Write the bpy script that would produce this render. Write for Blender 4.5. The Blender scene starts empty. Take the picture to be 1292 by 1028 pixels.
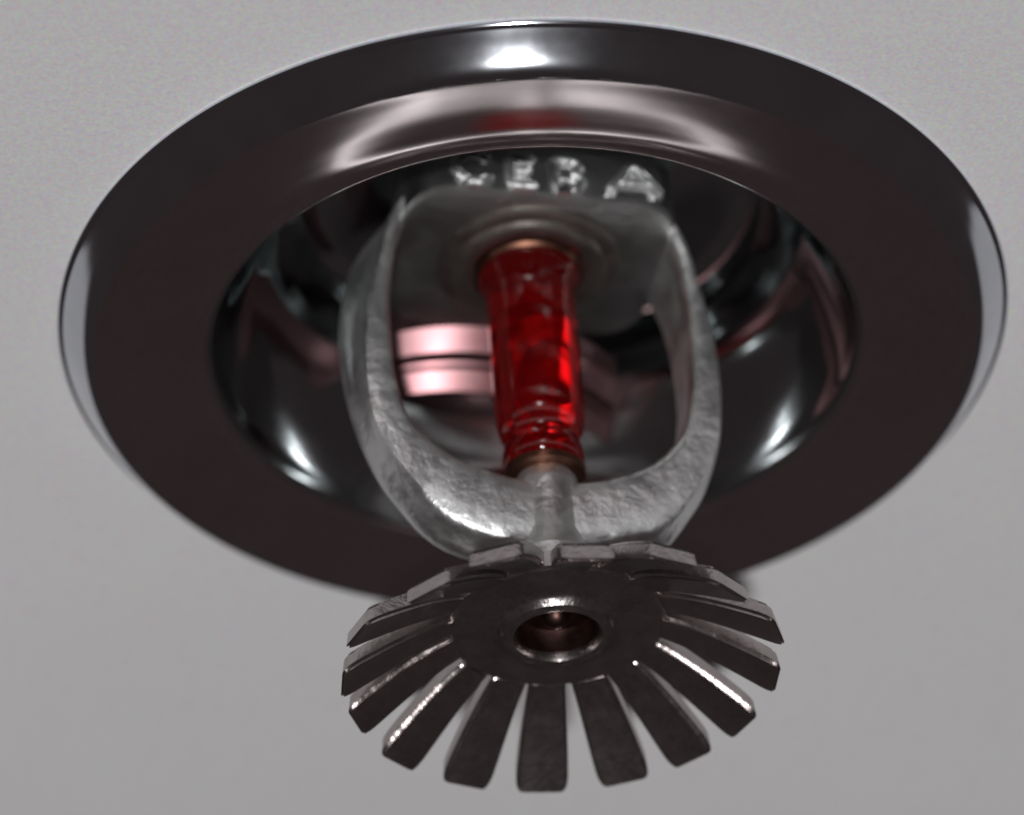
import bpy, bmesh, math, random
from mathutils import Vector, Matrix

random.seed(4)
MM = 0.001                      # everything below is measured in millimetres
scene = bpy.context.scene
R = math.radians

# ------------------------------------------------------------------ camera
ELEV, ROLL, DIST, FPX = R(37.13), R(-2.66), 300.0, 4467.6
cam_loc = Vector((0, -DIST * math.cos(ELEV), -DIST * math.sin(ELEV)))
fw = Vector((0, math.cos(ELEV), math.sin(ELEV)))
rt = Vector((1, 0, 0))
up = rt.cross(fw)
r2 = math.cos(ROLL) * rt + math.sin(ROLL) * up
u2 = -math.sin(ROLL) * rt + math.cos(ROLL) * up
aim = (fw + r2 * ((646 - 673.3) / FPX) - u2 * ((514 - 427.0) / FPX)).normalized()
r2 = (r2 - aim * r2.dot(aim)).normalized()
u2 = r2.cross(aim)
cam = bpy.data.cameras.new('camera')
cam.sensor_width = 36.0
cam.lens = FPX / 1292 * 36.0
cam.clip_start, cam.clip_end = 0.01, 20
cam.dof.use_dof = True
cam.dof.focus_distance = 276 * MM
cam.dof.aperture_fstop = 20
cam_ob = bpy.data.objects.new('camera', cam)
m = Matrix((r2, u2, -aim)).transposed().to_4x4()
m.translation = cam_loc * MM
cam_ob.matrix_world = m
scene.collection.objects.link(cam_ob)
scene.camera = cam_ob

# ------------------------------------------------------------------ light: an unlit room and the camera's flash
world = bpy.data.worlds.new('World')
scene.world = world
world.use_nodes = True
bg = world.node_tree.nodes['Background']
bg.inputs[0].default_value = (1.0, 0.78, 0.80, 1)
bg.inputs[1].default_value = 0.034

fl = bpy.data.lights.new('camera_flash', 'AREA')
fl.shape = 'DISK'
fl.size = 95 * MM
fl.energy = 23.0
fl.color = (1.0, 0.99, 0.995)
fl.spread = R(120)
fl_ob = bpy.data.objects.new('camera_flash', fl)
fpos = -fw * 2500 + u2 * 6 - rt * 24
fl_ob.location = fpos * MM
fl_ob.rotation_euler = (Vector((0, 10, 0)) - fpos).to_track_quat('-Z', 'Y').to_euler()
scene.collection.objects.link(fl_ob)

scene.view_settings.view_transform = 'Standard'
scene.view_settings.look = 'None'
scene.view_settings.exposure = 0.0
scene.view_settings.gamma = 1.0
scene.cycles.use_denoising = True
scene.cycles.sample_clamp_indirect = 4.0
scene.cycles.max_bounces = 14
scene.cycles.glossy_bounces = 8
scene.cycles.transmission_bounces = 10
scene.cycles.caustics_reflective = True
scene.cycles.caustics_refractive = True

# ------------------------------------------------------------------ materials
def base_mat(name):
    mt = bpy.data.materials.new(name)
    mt.use_nodes = True
    nt = mt.node_tree
    return mt, nt, nt.nodes['Principled BSDF']

def noise(nt, scale, detail=3, rough=0.55):
    co = nt.nodes.new('ShaderNodeTexCoord')
    n = nt.nodes.new('ShaderNodeTexNoise')
    n.inputs['Scale'].default_value = scale
    n.inputs['Detail'].default_value = detail
    n.inputs['Roughness'].default_value = rough
    nt.links.new(co.outputs['Object'], n.inputs['Vector'])
    return n

def ramp(nt, src, lo, hi, a, b):
    r = nt.nodes.new('ShaderNodeValToRGB')
    r.color_ramp.elements[0].position, r.color_ramp.elements[1].position = lo, hi
    r.color_ramp.elements[0].color = (*a, 1)
    r.color_ramp.elements[1].color = (*b, 1)
    nt.links.new(src, r.inputs['Fac'])
    return r

def bump(nt, src, bsdf, strength, dist):
    b = nt.nodes.new('ShaderNodeBump')
    b.inputs['Strength'].default_value = strength
    b.inputs['Distance'].default_value = dist
    nt.links.new(src, b.inputs['Height'])
    nt.links.new(b.outputs['Normal'], bsdf.inputs['Normal'])

def metal(name, col, col2, rough, rough2, scale=400, bstr=0.0, bdist=0.0001, bscale=None, dust=0.0):
    mt, nt, p = base_mat(name)
    n = noise(nt, scale, 4)
    c = ramp(nt, n.outputs['Fac'], .32, .68, col, col2)
    nt.links.new(c.outputs['Color'], p.inputs['Base Color'])
    r = ramp(nt, n.outputs['Fac'], .3, .7, (rough,) * 3, (rough2,) * 3)
    nt.links.new(r.outputs['Color'], p.inputs['Roughness'])
    p.inputs['Metallic'].default_value = 1.0
    if dust:                    # a thin film of fine dust on the plating
        nd = noise(nt, 2600, 3, .75)
        k = 1 - dust
        dr = ramp(nt, nd.outputs['Fac'], .42, .72, (1, 1, 1), (k, k, k))
        nt.links.new(dr.outputs['Color'], p.inputs['Metallic'])
    if bstr:
        nb = noise(nt, bscale or scale, 5)
        bump(nt, nb.outputs['Fac'], p, bstr, bdist)
    return mt

CHROME = metal('polished_chrome', (.60, .61, .62), (.66, .67, .68), .06, .085, 200)
CAST = metal('cast_chrome', (.70, .71, .71), (.77, .78, .775), .34, .47, 420, .45, .0004, 900)
PLATE = metal('dull_plate', (.20, .18, .165), (.25, .22, .20), .40, .48, 350, .2, .0003, 800)
RIM = metal('blue_chrome', (.56, .585, .63), (.62, .645, .69), .07, .095, 200)
FLANGE = metal('brushed_chrome', (.57, .50, .508), (.62, .55, .558), .16, .22, 70, dust=.015)
CUP = metal('dulled_chrome', (.42, .445, .45), (.50, .525, .53), .08, .12, 90)
TINT = metal('bulb_lit_steel', (.17, .085, .09), (.23, .13, .135), .36, .44, 300)  # pink of the bulb's red light painted into the steel
BOSS = metal('machined_chrome', (.5, .5, .49), (.62, .62, .6), .20, .34, 500, .3, .0002, 1200)
DEFL = metal('stamped_metal', (.40, .365, .36), (.48, .44, .43), .20, .27, 500, .3, .0003, 900, dust=.02)
LIT_BRASS = metal('bulb_lit_brass', (.12, .055, .035), (.19, .09, .06), .32, .42, 600)  # orange cast is the bulb's reflected red light, put into the colour
BASE = metal('plated_base', (.34, .345, .34), (.40, .405, .40), .30, .40, 350, .3, .0003, 700)
SCREW_SHADE = metal('screw_shade_metal', (.05, .028, .024), (.085, .046, .04), .38, .5, 700)  # kept very dark so the hub's hole looks shaded inside

PAINT, nt, p = base_mat('ceiling_paint')
n1 = noise(nt, 2700, 3, .75)
n3 = noise(nt, 900, 3, .6)
n2 = noise(nt, 14, 2)
c1 = nt.nodes.new('ShaderNodeMix')
c1.data_type, c1.blend_type = 'RGBA', 'MIX'
c1.inputs[0].default_value = .46
c1.inputs[6].default_value = (.775, .765, .775, 1)
nt.links.new(n1.outputs['Color'], c1.inputs[7])
c2 = ramp(nt, n2.outputs['Fac'], .3, .7, (.95, .95, .95), (1, 1, 1))
mx = nt.nodes.new('ShaderNodeMix')
mx.data_type, mx.blend_type = 'RGBA', 'MULTIPLY'
mx.inputs[0].default_value = 1.0
nt.links.new(c1.outputs[2], mx.inputs[6])
nt.links.new(c2.outputs['Color'], mx.inputs[7])
nt.links.new(mx.outputs[2], p.inputs['Base Color'])
p.inputs['Roughness'].default_value = .8
p.inputs['Specular IOR Level'].default_value = .25
bump(nt, n3.outputs['Fac'], p, .14, .0002)

GLASS, nt, p = base_mat('red_liquid_glass')
p.inputs['Base Color'].default_value = (.80, .008, .012, 1)
p.inputs['Transmission Weight'].default_value = .955
p.inputs['Roughness'].default_value = .06
p.inputs['Coat Weight'].default_value = .3
p.inputs['Coat Roughness'].default_value = .05
p.inputs['IOR'].default_value = 1.45

# ------------------------------------------------------------------ mesh helpers
def finish(name, bm, mat, parent=None, smooth=35):
    bmesh.ops.recalc_face_normals(bm, faces=bm.faces[:])
    for v in bm.verts:
        v.co *= MM
    me = bpy.data.meshes.new(name)
    bm.to_mesh(me)
    bm.free()
    me.materials.append(mat)
    me.polygons.foreach_set('use_smooth', [True] * len(me.polygons))
    me.set_sharp_from_angle(angle=R(smooth))
    ob = bpy.data.objects.new(name, me)
    scene.collection.objects.link(ob)
    if parent:
        ob.parent = parent
    return ob

def spline(pts, n):
    """Catmull-Rom through the points, n samples per span."""
    out = []
    P = [Vector(q) for q in pts]
    for i in range(len(P) - 1):
        a, b = P[max(i - 1, 0)], P[i]
        c, d = P[i + 1], P[min(i + 2, len(P) - 1)]
        for k in range(n):
            t = k / n
            out.append(.5 * (2 * b + (c - a) * t + (2 * a - 5 * b + 4 * c - d) * t * t
                             + (3 * b - a - 3 * c + d) * t ** 3))
    out.append(P[-1])
    return out

def lathe(bm, prof, seg=96, close=False):
    """prof: list of (r, z); revolve about z. close joins last point to first."""
    rings = []
    for q in prof:
        r, z = q[0], q[1]
        if r < 1e-6:
            rings.append([bm.verts.new((0, 0, z))])
        else:
            rings.append([bm.verts.new((r * math.cos(2 * math.pi * k / seg),
                                        r * math.sin(2 * math.pi * k / seg), z)) for k in range(seg)])
    pairs = list(zip(rings[:-1], rings[1:]))
    if close:
        pairs.append((rings[-1], rings[0]))
    for a, b in pairs:
        for k in range(seg):
            k2 = (k + 1) % seg
            if len(a) == 1 and len(b) == 1:
                break
            if len(a) == 1:
                bm.faces.new((a[0], b[k], b[k2]))
            elif len(b) == 1:
                bm.faces.new((a[k], a[k2], b[0]))
            else:
                bm.faces.new((a[k], a[k2], b[k2], b[k]))

def box(bm, c, ax, ay, az, hx, hy, hz):
    c, ax, ay, az = Vector(c), Vector(ax), Vector(ay), Vector(az)
    vs = {}
    for i in (-1, 1):
        for j in (-1, 1):
            for k in (-1, 1):
                vs[i, j, k] = bm.verts.new(c + ax * hx * i + ay * hy * j + az * hz * k)
    for s in (-1, 1):
        bm.faces.new([vs[s, a, b] for a, b in ((-1, -1), (1, -1), (1, 1), (-1, 1))])
        bm.faces.new([vs[a, s, b] for a, b in ((-1, -1), (1, -1), (1, 1), (-1, 1))])
        bm.faces.new([vs[a, b, s] for a, b in ((-1, -1), (1, -1), (1, 1), (-1, 1))])

def empty(name, loc, rot=(0, 0, 0)):
    o = bpy.data.objects.new(name, None)
    o.empty_display_size = .005
    scene.collection.objects.link(o)
    o.location = Vector(loc) * MM
    o.rotation_euler = rot
    return o

# ------------------------------------------------------------------ ceiling (with the hole the fitting sits in)
bm = bmesh.new()
lathe(bm, [(31.5, 12), (31.5, 0), (60, 0), (150, 0), (600, 0), (2500, 0), (2500, 12)], 128, close=True)
ceil = finish('ceiling', bm, PAINT, smooth=20)
ceil['kind'] = 'structure'

# ------------------------------------------------------------------ escutcheon: flange and cup
esc = empty('escutcheon', (0, 0, 0))
esc['label'] = 'round polished chrome escutcheon ring recessed into the pale grey ceiling'
esc['category'] = 'escutcheon'
edge = [(40.0, -.12), (40.05, -.3), (39.9, -.5), (39.68, -.62)]
outer = [(39.62, -.6), (39.43, -.86), (38.84, -1.67), (38.15, -2.57), (37.63, -3.14), (37.25, -3.4), (36.9, -3.45)]
face = [(36.9, -3.42), (36.4, -3.34), (35, -3.16), (33.0, -2.86), (31.2, -2.48), (29.9, -2.18), (29.1, -2.08), (28.5, -2.14), (28.0, -2.3),
        (27.72, -2.32), (27.5, -2.1)]
def band(pts, name, mat):
    bm = bmesh.new()
    lathe(bm, pts + [(q[0] - .15, q[1] + .6) for q in reversed(pts)], 256, close=True)
    return finish(name, bm, mat, esc, 28)
sp = lambda pts, n: [(q.x, q.y) for q in spline([(*q, 0) for q in pts], n)]
band(sp(edge, 4) + sp(outer, 5), 'rim', RIM)
band(sp(face, 6), 'flange', FLANGE)
cup = [(27.48, -2.05), (27.1, -1.7), (26.5, 0), (25.5, 2), (24.4, 3.7), (23.2, 5.2), (21.8, 7.2), (20.8, 9.6), (20.2, 12.6), (19.8, 16), (10.5, 17)]
pc = spline([(*q, 0) for q in cup], 5)
bm = bmesh.new()
lathe(bm, [(q[0], q[1]) for q in pc] + [(q[0] + .6, q[1] + .6) for q in reversed(pc) if q[1] > -1.5], 192, close=True)
finish('cup', bm, CUP, esc, 40)

# ------------------------------------------------------------------ sprinkler
spr = empty('fire_sprinkler', (0, 0, 0), (0, R(-1.6), 0))
spr['label'] = 'pendent fire sprinkler with red glass bulb, two arm frame and toothed deflector'
spr['category'] = 'sprinkler'
FRAME_ROT = R(13)

# base: a flat fronted block, a round seat under it and an added stepped ledge behind, shaped to catch the flash
def rounded_rect(hx, hy, r, n=6):
    pts = []
    for cx, cy, a0 in ((hx - r, hy - r, 0), (-hx + r, hy - r, 90), (-hx + r, -hy + r, 180), (hx - r, -hy + r, 270)):
        for k in range(n + 1):
            a = R(a0 + 90 * k / n)
            pts.append((cx + r * math.cos(a), cy + r * math.sin(a)))
    return pts
def loft(bm, layers):
    rings = [[bm.verts.new((x, y, z)) for x, y in pts] for pts, z in layers]
    n = len(rings[0])
    for A, B in zip(rings[:-1], rings[1:]):
        for k in range(n):
            bm.faces.new((A[k], A[(k + 1) % n], B[(k + 1) % n], B[k]))
    bm.faces.new(rings[0])
    bm.faces.new(rings[-1])
def turn(ob):
    ob.rotation_euler = (0, 0, FRAME_ROT)
    return ob
bm = bmesh.new()
loft(bm, [(rounded_rect(11.0, 8.8, 3.2), 8.0), (rounded_rect(11.5, 9.3, 3.5), 8.3), (rounded_rect(11.6, 9.4, 3.5), 8.8),
          (rounded_rect(11.6, 9.4, 3.5), 13.0), (rounded_rect(10.6, 8.4, 3.0), 14.0), (rounded_rect(9, 7.5, 3.0), 30)])
base = turn(finish('frame_base', bm, BASE, spr, 30))
bm = bmesh.new()
lathe(bm, [(0, 7.5), (4.7, 7.5), (4.9, 6.9), (5.3, 6.75), (6.1, 6.75), (6.5, 6.95), (6.7, 7.4), (7.6, 7.5), (7.9, 7.7), (7.9, 8.3), (0, 8.3)], 96)
finish('seat_ring', bm, PLATE, spr, 30)
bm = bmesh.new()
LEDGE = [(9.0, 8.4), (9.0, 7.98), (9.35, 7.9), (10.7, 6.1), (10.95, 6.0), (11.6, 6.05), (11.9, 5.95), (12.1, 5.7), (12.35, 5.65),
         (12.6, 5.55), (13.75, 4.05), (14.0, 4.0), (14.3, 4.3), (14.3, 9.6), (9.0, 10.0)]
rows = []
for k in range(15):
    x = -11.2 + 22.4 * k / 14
    dy = -.23 * (x + 6) + .034 * (x + 6) ** 2  # curve turns right side off the flash, standing in for the bulb's shadow
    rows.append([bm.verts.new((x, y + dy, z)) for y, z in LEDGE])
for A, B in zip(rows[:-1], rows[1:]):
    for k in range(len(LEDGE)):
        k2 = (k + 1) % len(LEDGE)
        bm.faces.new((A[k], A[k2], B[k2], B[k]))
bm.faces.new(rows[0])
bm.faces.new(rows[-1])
turn(finish('added_ledge', bm, TINT, spr, 25))
bm = bmesh.new()
lathe(bm, [(0, 6.9), (2.6, 6.9), (3.0, 6.6), (4.3, 6.6), (4.6, 6.9), (4.6, 7.45), (0, 7.45)], 64)
finish('bulb_cap', bm, LIT_BRASS, spr, 30)

# raised letters on the near side of the base
STROKES = {
    'C': [((.95, .82), (.7, 1), (.3, 1), (.05, .75), (.0, .5), (.05, .25), (.3, 0), (.7, 0), (.95, .18))],
    'E': [((.9, 1), (.05, 1), (.05, 0), (.9, 0)), ((.05, .52), (.7, .52))],
    'B': [((.05, 0), (.05, 1), (.65, 1), (.9, .88), (.9, .64), (.65, .53), (.05, .53)),
          ((.65, .53), (.95, .4), (.95, .12), (.65, 0), (.05, 0))],
    'A': [((0, 0), (.5, 1), (1, 0)), ((.2, .36), (.8, .36))],
}
def letter(ch, x0, w, z0, h):
    bm = bmesh.new()
    for st in STROKES[ch]:
        for a, b in zip(st[:-1], st[1:]):
            A = Vector((x0 + w * a[0], -9.4, z0 + h * a[1]))
            B = Vector((x0 + w * b[0], -9.4, z0 + h * b[1]))
            d = B - A
            L = d.length
            d.normalize()
            sd = Vector((0, 1, 0)).cross(d)
            box(bm, (A + B) / 2, d, sd, (0, 1, 0), L / 2 + .25, .5, .7)
    bmesh.ops.bevel(bm, geom=bm.edges[:], offset=.38, segments=3, affect='EDGES')
    return finish('raised_letter', bm, CAST, base, 60)
for ch, x0, w in (('C', -8.0, 3.2), ('E', -3.4, 2.5), ('B', .4, 2.5), ('A', 5.2, 4.4)):
    letter(ch, x0, w, 8.7, 3.0)

# arms of the frame
OUT = [(9.5, 15.0), (12.4, 12.0), (14.9, 8.0), (16.1, 3.2), (16.3, -2.0), (15.8, -7.4), (14.6, -12.2), (12.6, -16.4),
       (8.4, -21.2), (-.2, -23.4)]
INN = [(8.4, 12.6), (10.4, 10.6), (11.8, 7.4), (12.5, 3.0), (12.7, -2.0), (12.4, -6.6), (11.2, -10.8), (8.2, -14.0),
       (3.8, -15.6), (-.2, -15.9)]
DEP = [5.4, 5.2, 4.6, 3.9, 3.3, 2.8, 2.5, 2.5, 2.4, 2.0]
# section of an arm: u runs from its inner to its outer side, v from front to back;
# a flat land in front, a hollow flank and a ridge at the outer back edge
def section(t):
    e = -.1 + .96 * max(0, min(1, (t - .3) / .35))     # how far the front land reaches outwards
    m = (1 - e)
    g = min(1, m)                                       # depth of the hollow flank
    return [(-1, -.45), (-.97, -.7), (-.86, -.88), (-.68, -.97), (-.45, -1), ((e - .45) / 2, -1), (e - .1, -.95), (e + m * .03, -.8), (e + m * .1, -.55),
            (e + m * .22, -.28 + .1 * g), (e + m * .42, -.1 + .12 * g), (e + m * .68, .04 + .1 * g), (e + m * .93, .16 + .08 * g), (1, .42), (.95, .8), (.8, .95),
            (.55, 1), (-.6, 1), (-.85, .95), (-.98, .8), (-1, .55), (-.94, .2), (-.93, -.1)]
def arm(sign):
    bm = bmesh.new()
    o, i = spline([(*q, 0) for q in OUT], 6), spline([(*q, 0) for q in INN], 6)
    d = [q.x for q in spline([(q, 0, 0) for q in DEP], 6)]
    N = len(section(0))
    ca, sa = math.cos(FRAME_ROT), math.sin(FRAME_ROT)
    rings = []
    for si, (a, b, dd) in enumerate(zip(o, i, d)):
        c, h = (a + b) / 2, (a - b) / 2
        ring = []
        for u, v in section(si / (len(d) - 1)):
            q = c + h * u
            rho, z, y = q.x * sign, q.y, dd * v
            ring.append(bm.verts.new((rho * ca - y * sa, rho * sa + y * ca, z)))
        rings.append(ring)
    for A, B in zip(rings[:-1], rings[1:]):
        for k in range(N):
            bm.faces.new((A[k], A[(k + 1) % N], B[(k + 1) % N], B[k]))
    bm.faces.new(rings[0])
    bm.faces.new(rings[-1])
    return finish('frame_arm', bm, CAST, spr, 45)
arm(-1)
arm(1)

# boss under the bulb, with its collar and upright ribs
bm = bmesh.new()
lathe(bm, [(0, -14.5), (2.3, -14.5), (2.6, -15.0), (2.65, -16), (2.7, -20.6), (3.2, -22.2), (3.9, -23.2), (3.9, -27.1),
           (0, -27.1)], 64)
boss = finish('frame_boss', bm, CAST, spr, 30)
# bulb and its seat
bm = bmesh.new()
bp = [(0, 7.2), (2.6, 7.15), (3.9, 6.9), (4.4, 6.4), (4.4, 5.9), (4.1, 5.2), (3.86, 4.4), (3.8, 3), (3.8, -5), (3.75, -8.4), (3.55, -9.8), (3.25, -10.6),
      (3.15, -11.3), (3.4, -12.3), (3.25, -13.5), (2.2, -14.0), (0, -14.05)]
lathe(bm, [(max(q[0], 0), q[1]) for q in spline([(*q, 0) for q in bp], 4)], 64)
bulb = finish('glass_bulb', bm, GLASS, spr, 60)
bm = bmesh.new()
lathe(bm, [(0, -14.1), (2.6, -14.1), (3.2, -13.9), (3.4, -13.9), (3.4, -14.5), (0, -14.6)], 48)
finish('bulb_seat', bm, LIT_BRASS, spr, 30)

# deflector: hub disc with a screw and an added dark lining in its hole, sixteen teeth
bm = bmesh.new()
lathe(bm, [(3.3, -27.3), (3.35, -29.6), (3.6, -30.1), (4.0, -30.2), (4.4, -30.0), (4.7, -29.5), (5.1, -29.25), (6.4, -29.2), (8.4, -29.3), (8.75, -29.1),
           (8.8, -28.0), (4.5, -27.2)], 96, close=True)
defl = finish('deflector', bm, DEFL, spr, 30)
piv = Matrix.Translation(Vector((0, 0, -28)) * MM)
defl.matrix_local = Matrix.Translation(Vector((0, 0, .2)) * MM) @ piv @ Matrix.Rotation(R(-.5), 4, 'X') @ piv.inverted()
bm = bmesh.new()
lathe(bm, [(0, -29.2), (.5, -29.1), (.95, -28.75), (1.15, -28.2), (1.3, -27.7), (2.9, -27.6), (3.15, -28.2), (3.2, -29.5), (3.28, -29.5), (3.28, -27.35),  # screw, then a dark lining up the wall that paints the hole's shade
           (0, -27.35)], 40)
finish('screw_and_lining', bm, SCREW_SHADE, defl, 50)
ST = [(8.2, -29.22, 1.5), (10, -29.95, 1.66), (12, -31.0, 1.85), (14, -32.2, 2.02), (15.8, -33.35, 2.15), (16.7, -33.95, 2.15), (17.3, -34.33, 1.95),
      (17.45, -34.42, 1.5)]
TH = 1.8
bm = bmesh.new()
rows = []
for r_, z_, w_ in [(q.x, q.y, q.z) for q in spline(ST, 2)]:
    rows.append([bm.verts.new((r_, -w_, z_)), bm.verts.new((r_, w_, z_)),
                 bm.verts.new((r_ - .25, w_, z_ + TH)), bm.verts.new((r_ - .25, -w_, z_ + TH))])
for A, B in zip(rows[:-1], rows[1:]):
    for k in range(4):
        bm.faces.new((A[k], A[(k + 1) % 4], B[(k + 1) % 4], B[k]))
bm.faces.new(rows[0])
bm.faces.new(rows[-1])
bmesh.ops.recalc_face_normals(bm, faces=bm.faces[:])
bm.normal_update()
bmesh.ops.bevel(bm, geom=[e for e in bm.edges if e.calc_face_angle(0) > .9], offset=.3, segments=3, affect='EDGES')
tooth = finish('tooth', bm, DEFL, defl, 40)
tooth.rotation_euler = (0, 0, R(96.75))
for k in range(1, 16):
    t = tooth.copy()
    scene.collection.objects.link(t)
    t.parent = defl
    t.rotation_euler = (R(random.uniform(-.7, .7)), R(random.uniform(-.8, .8)), R(96.75 + 22.5 * k + random.uniform(-1.6, 1.6)))
